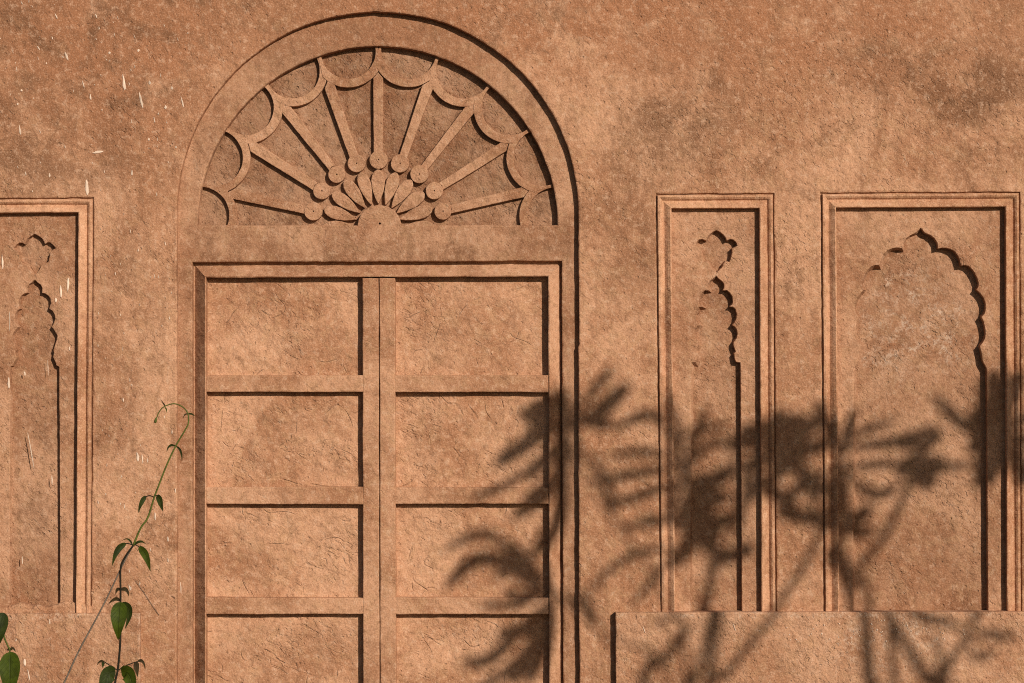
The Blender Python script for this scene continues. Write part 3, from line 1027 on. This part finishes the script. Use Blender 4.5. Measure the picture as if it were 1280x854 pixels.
parts.append(hang_leaf(vine2, [(11, 930), (0, 945), (-4, 985)], 26, M_LEAFD))
for p_ in parts:
    place(p_, vine2)

# ------------------------------------------------------------------ the two shrubs outside the picture, between the sun and the wall
M_SHL = leaf_mat('shrub_leaf', (0.045, 0.085, 0.020), (0.08, 0.12, 0.04), 0.12)
M_SHB = simple('shrub_bark', (0.16, 0.125, 0.095), 0.85, 0.3, 30, 0.004)
RAY = Vector((SA, -1.0, SB))


def S3(px, py, d):
    p = W(px, py, 0.0)
    return Vector((p.x, 0, p.y)) + RAY * d


def strap(t):
    # long blade, narrow stalk, widest past the middle
    return 0.16 + 0.84 * (math.sin(math.pi * min(1, max(0, (t - 0.05) / 0.99)) ** 1.25) ** 0.85) if 0.05 < t < 0.995 else 0.12


shr = random.Random(21)


def shrub(label, base_px, d0, stems, leaves):
    b = S3(base_px, 854, d0)
    root = tag(empty('leafy_shrub', (b.x, b.y, 0.0)), label, 'shrub')
    b0 = Vector((b.x, b.y, -0.05))
    vv, ff = [], []
    col = []
    for pts, d, w0, w1 in stems:
        ln = [S3(x, y, d + 0.04 * math.sin(k * 1.7)) for k, (x, y) in enumerate(pts)]
        last = ln[-1]
        ln.append(last.lerp(b0, 0.55) + Vector((0, 0, -0.10)))
        ln.append(b0 + Vector((shr.uniform(-.05, .05), shr.uniform(-.05, .05), 0)))
        s_ = spline(ln, 6)
        n = len(s_)
        col.append((s_, [PXM * 0.5 * (w0 + (w1 - w0) * i / n) for i in range(n)]))
    verts, faces = [], []
    for s_, rad in col:
        sides = 7
        base = len(verts)
        ref = Vector((0.2, 1, 0.1)).normalized()
        for i, p in enumerate(s_):
            t = (s_[min(len(s_) - 1, i + 1)] - s_[max(0, i - 1)]).normalized()
            a = t.cross(ref).normalized()
            b_ = t.cross(a)
            for j in range(sides):
                an = 2 * math.pi * j / sides
                verts.append(tuple(p + (a * math.cos(an) + b_ * math.sin(an)) * rad[i]))
        for i in range(len(s_) - 1):
            for j in range(sides):
                k = (j + 1) % sides
                faces.append((base + i * sides + j, base + i * sides + k, base + (i + 1) * sides + k, base + (i + 1) * sides + j))
    me = bpy.data.meshes.new('trunk')
    me.from_pydata(verts, [], faces)
    place(link('trunk', me, M_SHB, root, True), root)
    vv, ff, uu = [], [], []
    for (pts, w, d) in leaves:
        n = len(pts)
        dd = shr.uniform(-0.16, 0.16)
        ln = spline([S3(x, y, d + dd * k / (n - 1) + 0.03 * math.sin(2.5 * k)) for k, (x, y) in enumerate(pts)], max(3, int(10 / (n - 1))))
        tl = shr.uniform(-0.5, 0.5)

        def wd(i, ln=ln, tl=tl):
            t = (ln[min(len(ln) - 1, i + 1)] - ln[max(0, i - 1)]).normalized()
            s = t.cross(SUN).normalized()
            return s + SUN * tl, SUN
        leaf_geo(ln, wd, w * PXM * 0.43, strap, 0.25, vv, ff, uu)
    place(leaf_obj('crown', vv, ff, uu, M_SHL, root), root)
    return root


A = 3.9
B = 3.7
leavesA = []


def fan_leaves(lst, c, d, tips):
    for tpl in tips:
        *mids, w = tpl
        lst.append(([c] + list(mids), w, d))


# rosette by the door jamb
fan_leaves(leavesA, (716, 530), A, [((742, 488), (769, 458), 15), ((752, 512), (788, 478), 27), ((690, 520), (658, 506), 24), ((672, 545), (626, 576), 27),
                                    ((660, 588), (588, 624), 15), ((712, 505), (703, 476), 22), ((700, 560), (668, 598), 14), ((712, 560), (708, 596), 24),
                                    ((745, 530), (770, 532), 18), ((700, 590), (655, 622), 16)])
# low rosette over the door leaf
fan_leaves(leavesA, (700, 732), A + 0.1, [((640, 672), (606, 661), (560, 683), 16), ((655, 700), (605, 692), (564, 732), 24), ((650, 752), (600, 755), 13), ((665, 775), (622, 818), (584, 820), 21),
                                          ((680, 725), (650, 700), (630, 720), 24), ((672, 800), (640, 835), (600, 858), 17), ((690, 770), (660, 790), 18), 
                                          ((660, 740), (640, 728), 18), ((730, 755), (745, 785), 16)])
# large rosette left of the narrow niche
fan_leaves(leavesA, (866, 590), A + 0.05, [((818, 520), (768, 538), 17), ((822, 566), (760, 570), 13), ((822, 588), (733, 604), 15), ((822, 612), (750, 636), 16), ((838, 548), (822, 512), 14),
                                           ((873, 555), (895, 500), 16), ((885, 560), (914, 536), 13), ((850, 560), (838, 536), 18), ((905, 590), (928, 580), 24), ((895, 610), (925, 618), 22),
                                           ((870, 625), (862, 660), 26), ((890, 630), (906, 660), 20), ((845, 615), (835, 645), 18), ((845, 650), (800, 640), 10)])
# rosette lower left, arching leaf
fan_leaves(leavesA, (884, 664), A + 0.12, [((850, 684), (800, 690), (760, 714), (728, 752), 12), ((846, 690), (815, 725), (788, 762), 11), ((858, 652), (842, 640), 28), ((860, 685), (842, 712), 24),
                                           ((905, 650), (925, 636), 26), ((915, 690), (948, 676), 24), ((868, 680), (848, 700), 26), ((890, 640), (898, 622), 22)])
# rosette between the niches
fan_leaves(leavesA, (985, 560), A + 0.15, [((955, 545), (928, 530), 30), ((960, 570), (930, 588), 28), ((975, 535), (972, 508), 20), ((1005, 540), (1022, 522), 26), ((1010, 560), (1038, 556), 26),
                                           ((1000, 585), (1000, 610), 20), ((970, 590), (945, 612), 20), ((1000, 530), (1005, 520), 24), ((1020, 595), (1000, 605), (970, 632), 12), ((945, 555), (905, 545), 16)])
leavesA += [([(900, 612), (880, 618), (846, 630)], 12, A), ([(905, 630), (880, 655), (850, 680)], 14, A), ([(930, 560), (905, 600), (900, 640)], 14, A + 0.1),
            ([(925, 640), (960, 600), (1010, 570)], 22, A + 0.1), ([(930, 545), (970, 530), (1020, 530)], 30, A + 0.1), ([(925, 575), (960, 575), (1010, 560)], 26, A + 0.1),
            ([(655, 560), (672, 540), (700, 520)], 26, A), ([(690, 540), (650, 560), (630, 565)], 22, A)]
leavesA += [([(716, 540), (690, 610), (648, 640)], 24, A), ([(716, 560), (706, 640), (676, 690)], 26, A + 0.1), ([(704, 770), (680, 806), (646, 850)], 26, A + 0.1), ([(706, 750), (668, 776), (628, 786)], 20, A + 0.1),
            ([(700, 740), (690, 790), (672, 850)], 24, A), ([(698, 720), (664, 690), (640, 668)], 20, A), ([(700, 730), (672, 740), (640, 760)], 20, A), ([(720, 520), (700, 500), (668, 500)], 24, A),
            ([(730, 560), (752, 590), (770, 640)], 14, A + 0.1), ([(866, 560), (846, 520), (832, 490)], 16, A), ([(884, 640), (840, 650), (770, 660)], 13, A),
            ([(930, 560), (936, 610), (924, 672)], 13, A + 0.1), ([(940, 590), (960, 610), (1000, 640)], 24, A + 0.1), ([(985, 570), (1010, 600), (1040, 620)], 26, A + 0.1), ([(850, 545), (880, 532), (925, 522)], 11, A),
            ([(860, 640), (900, 680), (950, 690)], 20, A)]
stemsA = [([(716, 530), (742, 610), (790, 680), (835, 760), (845, 900)], A, 4, 6),
          ([(700, 732), (760, 800), (830, 900)], A + 0.1, 4, 7),
          ([(866, 590), (885, 660), (905, 700), (886, 755), (862, 854), (850, 900)], A + 0.05, 9, 10),
          ([(884, 664), (896, 680), (900, 712)], A + 0.12, 12, 12),
          ([(985, 560), (1020, 640), (1022, 674), (978, 748), (900, 848), (868, 905)], A + 0.15, 9, 11),
          ([(852, 786), (824, 830), (790, 900)], A + 0.2, 12, 14)]
leavesA += [([(824, 830), (836, 812), (856, 782)], 16, A + 0.2), ([(850, 772), (830, 778), (806, 784)], 10, A + 0.2)]
shrub('leafy shrub outside the picture shading door jamb and narrow niche', 700, 4.0, stemsA, leavesA)

leavesB = []
fan_leaves(leavesB, (1048, 572), B, [((1064, 535), (1083, 500), 18), ((1080, 536), (1136, 517), 13), ((1080, 552), (1135, 543), (1186, 522), 16), ((1080, 576), (1112, 572), (1142, 573), 14),
                                     ((1078, 594), (1110, 611), (1140, 596), 17), ((1030, 530), (1022, 498), 18), ((1044, 610), (1046, 650), 26), ((1056, 600), (1060, 640), 22), ((1030, 590), (990, 620), (970, 640), 11),
                                     ((1040, 545), (1040, 520), 22)])
fan_leaves(leavesB, (1166, 560), B + 0.05, [((1150, 570), (1136, 590), 26), ((1155, 545), (1128, 548), 24), ((1175, 545), (1190, 528), 22), ((1180, 572), (1196, 576), 28), ((1165, 580), (1158, 600), 24),
                                            ((1195, 575), (1232, 572), 13), ((1175, 590), (1165, 604), 22)])
fan_leaves(leavesB, (1262, 540), B - 0.05, [((1224, 528), (1178, 484), 17), ((1250, 500), (1246, 456), 28), ((1262, 500), (1276, 462), 30), ((1248, 560), (1240, 606), 30), ((1236, 545), (1226, 560), 22),
                                            ((1270, 570), (1280, 610), 26), ((1285, 520), (1320, 500), 24), ((1290, 550), (1330, 560), 24), ((1240, 520), (1232, 500), 26)])
fan_leaves(leavesB, (1052, 668), B + 0.1, [((1010, 648), (968, 640), 22), ((1045, 690), (1048, 712), 30), ((1072, 650), (1104, 624), 26), ((1040, 650), (1034, 630), 26), ((1062, 655), (1066, 630), 22),
                                           ((1085, 660), (1110, 655), 16)])
fan_leaves(leavesB, (1200, 798), B + 0.2, [((1225, 797), (1262, 803), 14), ((1208, 780), (1220, 756), 13), ((1212, 826), (1236, 818), 13), ((1180, 784), (1150, 778), (1120, 764), 15)])
stemsB = [([(1048, 572), (1046, 640), (1052, 705), (1070, 760), (1076, 854), (1100, 930)], B, 10, 13),
          ([(1166, 560), (1120, 660), (1070, 722), (1072, 760)], B + 0.05, 9, 14),
          ([(1095, 760), (1120, 806), (1148, 854), (1165, 910)], B + 0.1, 10, 20),
          ([(1052, 668), (1075, 730), (1102, 772)], B + 0.1, 8, 10),
          ([(1262, 540), (1320, 660), (1345, 780), (1330, 900)], B - 0.05, 10, 16),
          ([(1200, 798), (1172, 850), (1165, 910)], B + 0.2, 9, 14),
          ([(1158, 796), (1170, 848), (1172, 910)], B + 0.2, 8, 14)]
shrub('leafy shrub outside the picture shading the wide niche', 1165, 3.9, stemsB, leavesB)
